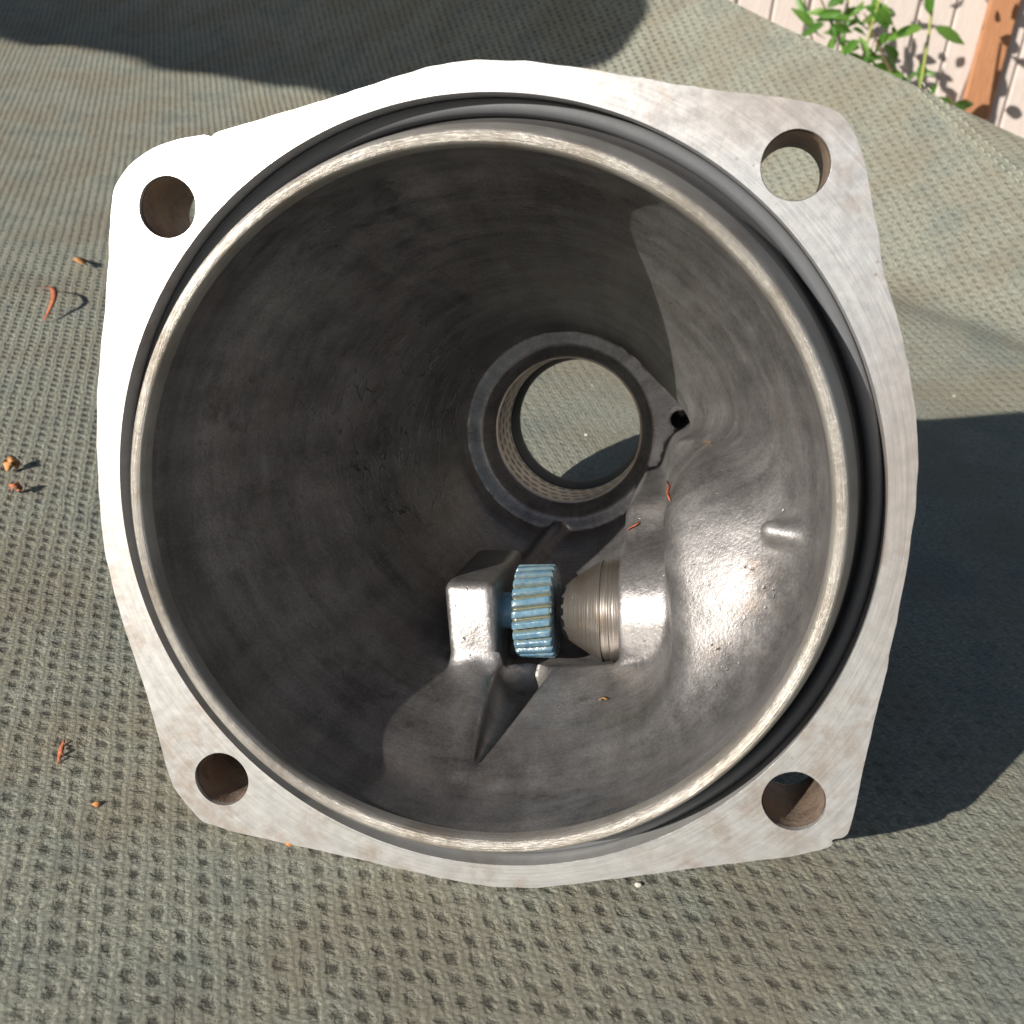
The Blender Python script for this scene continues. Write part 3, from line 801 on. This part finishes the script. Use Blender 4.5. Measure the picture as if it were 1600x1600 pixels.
# ================================================================ litter
def m_flat(name, c, c2, r=.7):
    k = Mat(name); k.set('Base_Color', k.mix(k.ss(k.noise(k.obj(), 300, 3), .4, .6), c, c2)); k.set('Roughness', r); return k
RED = m_flat('dry_red_bract', (.46, .15, .07), (.34, .10, .05)); TAN = m_flat('dry_tan_bract', (.50, .25, .09), (.40, .17, .06))
CHIP = m_flat('pale_grit', (.62, .60, .55), (.5, .48, .43))
def strip(P, wd, up_=(0, 0, 1)):
    V = []; Fc = []
    P = [Vector(p) for p in P]
    for i, p in enumerate(P):
        t = (P[min(i + 1, len(P) - 1)] - P[max(0, i - 1)]).normalized(); sd = t.cross(Vector(up_)).normalized(); n2 = sd.cross(t)
        wv = wd * math.sin(math.pi * (i + .6) / (len(P) + .2)) + wd * .15
        for (s1, s2) in ((-1, .25), (0, -.15), (1, .25), (0, .15)):
            V.append(p + sd * wv * s1 + n2 * wv * s2 * .9)
    for i in range(len(P) - 1):
        for k_ in range(4): Fc.append((i * 4 + k_, i * 4 + (k_ + 1) % 4, i * 4 + 4 + (k_ + 1) % 4, i * 4 + 4 + k_))
    Fc.append((3, 2, 1, 0)); n0 = (len(P) - 1) * 4; Fc.append((n0, n0 + 1, n0 + 2, n0 + 3)); return V, Fc
def litter(name, px, pts, wd, mat, label, cat, group=None, lift=.0):
    b = hit_cloth(*px); P = []
    for (u, v, hh) in pts:
        c_ = hit_cloth(u, v); P.append(Vector((c_ - b)) + Vector((0, 0, hh)))
    V, Fc = strip(P, wd); V = [v * S for v in V]
    o = mesh_obj(name, V, Fc, mat); o.location = Vector(b * S); tag(o, label, cat, group)
    return o
def arc(p0, p1, p2, h0, h1, n=12):
    out = []
    for i in range(n + 1):
        t = i / n; u = (1 - t) ** 2 * p0[0] + 2 * t * (1 - t) * p1[0] + t * t * p2[0]; v = (1 - t) ** 2 * p0[1] + 2 * t * (1 - t) * p1[1] + t * t * p2[1]
        out.append((u, v, h0 + (h1 - h0) * math.sin(math.pi * t)))
    return out
litter('dry_bract', (70, 480), arc((58, 456), (112, 474), (69, 506), .02, .09), .017, RED, 'long curled red brown bract lying left of the casting', 'dry bract')
litter('dry_bract', (128, 415), arc((121, 408), (124, 424), (138, 421), .025, .05), .034, TAN, 'short orange bract close to the upper left flange edge', 'dry bract')
litter('dry_bract', (20, 736), arc((13, 742), (20, 728), (29, 738), .02, .05), .03, TAN, 'small folded tan bract near the left edge of the picture', 'dry bract')
litter('dry_bract', (26, 773), arc((19, 774), (26, 768), (34, 776), .02, .045), .022, RED, 'tiny reddish bract just below the folded tan one', 'dry bract')
litter('twig', (96, 1180), arc((101, 1160), (97, 1180), (91, 1199), .012, .016), .007, RED, 'thin straight red brown twig left of the lower left bolt hole', 'twig')
def grit(px, r, label, seed, mat=CHIP, group=None):
    b = hit_cloth(*px); bm = bmesh.new(); bmesh.ops.create_icosphere(bm, subdivisions=2, radius=r * S)
    rd = random.Random(seed)
    for v in bm.verts: v.co = Vector((v.co.x * rd.uniform(.55, 1.4), v.co.y * rd.uniform(.5, 1.1), v.co.z * rd.uniform(.5, .8)))
    me = bpy.data.meshes.new('grit'); bm.to_mesh(me); bm.free()
    o = link('grit', me, mat); o.location = Vector((b + np.array([0, 0, r * .4])) * S); return tag(o, label, 'grit', group)
grit((997, 1384), .011, 'pale grit grain touching the cloth under the bottom of the flange', 1)
grit((925, 604), .010, 'pale grit grain high in the view through the rear bore', 2)
grit((916, 681), .012, 'pale grit grain low in the view through the rear bore', 3)
grit((1491, 620), .012, 'pale grit grain on the sunlit cloth right of the casting', 4)
grit((1443, 565), .010, 'tiny grit grain right beside the right flange edge', 5)
grit((152, 1258), .012, 'tan seed husk left of the lower left flange corner', 6, TAN)
grit((452, 1322), .018, 'tan seed husk under the lower edge of the flange', 7, TAN)

# fibres caught on the casting
inv = housing.matrix_world.inverted()
def hit_shell(u, v):
    d = Rc.T @ np.array([(u - 800) / F, (v - 800) / F, 1.0]); d /= np.linalg.norm(d)
    ok, p, n, _ = shell.ray_cast(Vector(C), Vector(d)); return p, n
bpy.context.view_layer.update()
FIB = m_flat('red_fibre', (.48, .13, .06), (.32, .09, .05)); OCH = m_flat('ochre_flake', (.40, .22, .07), (.28, .14, .05))
def fibre(px, pts, wd, mat, name, label, cat):
    p0, n0 = hit_shell(*px); b = housing.matrix_world @ p0; P = []
    for (u, v) in pts:
        p, n = hit_shell(u, v); P.append(housing.matrix_world @ (p + n * .008) - b)
    V, Fc = strip(P, wd * S); o = mesh_obj(name, V, Fc, mat); o.location = b; return tag(o, label, cat)
fibre((1048, 770), [(1046, 752), (1049, 762), (1047, 772), (1050, 784)], .0048, FIB, 'fibre', 'upright red fibre on the ledge beside the rear bore', 'fibre')
fibre((990, 824), [(982, 830), (988, 825), (994, 822), (999, 817)], .0048, FIB, 'fibre', 'red fibre lying above the steel gear sleeve', 'fibre')
fibre((1107, 692), [(1098, 690), (1105, 692), (1112, 694)], .005, OCH, 'fibre', 'short orange fibre right of the small drain hole', 'fibre')
fibre((945, 1094), [(938, 1097), (944, 1093), (950, 1096)], .006, OCH, 'flake', 'ochre flake on the lit wall below the gear sleeve', 'flake')
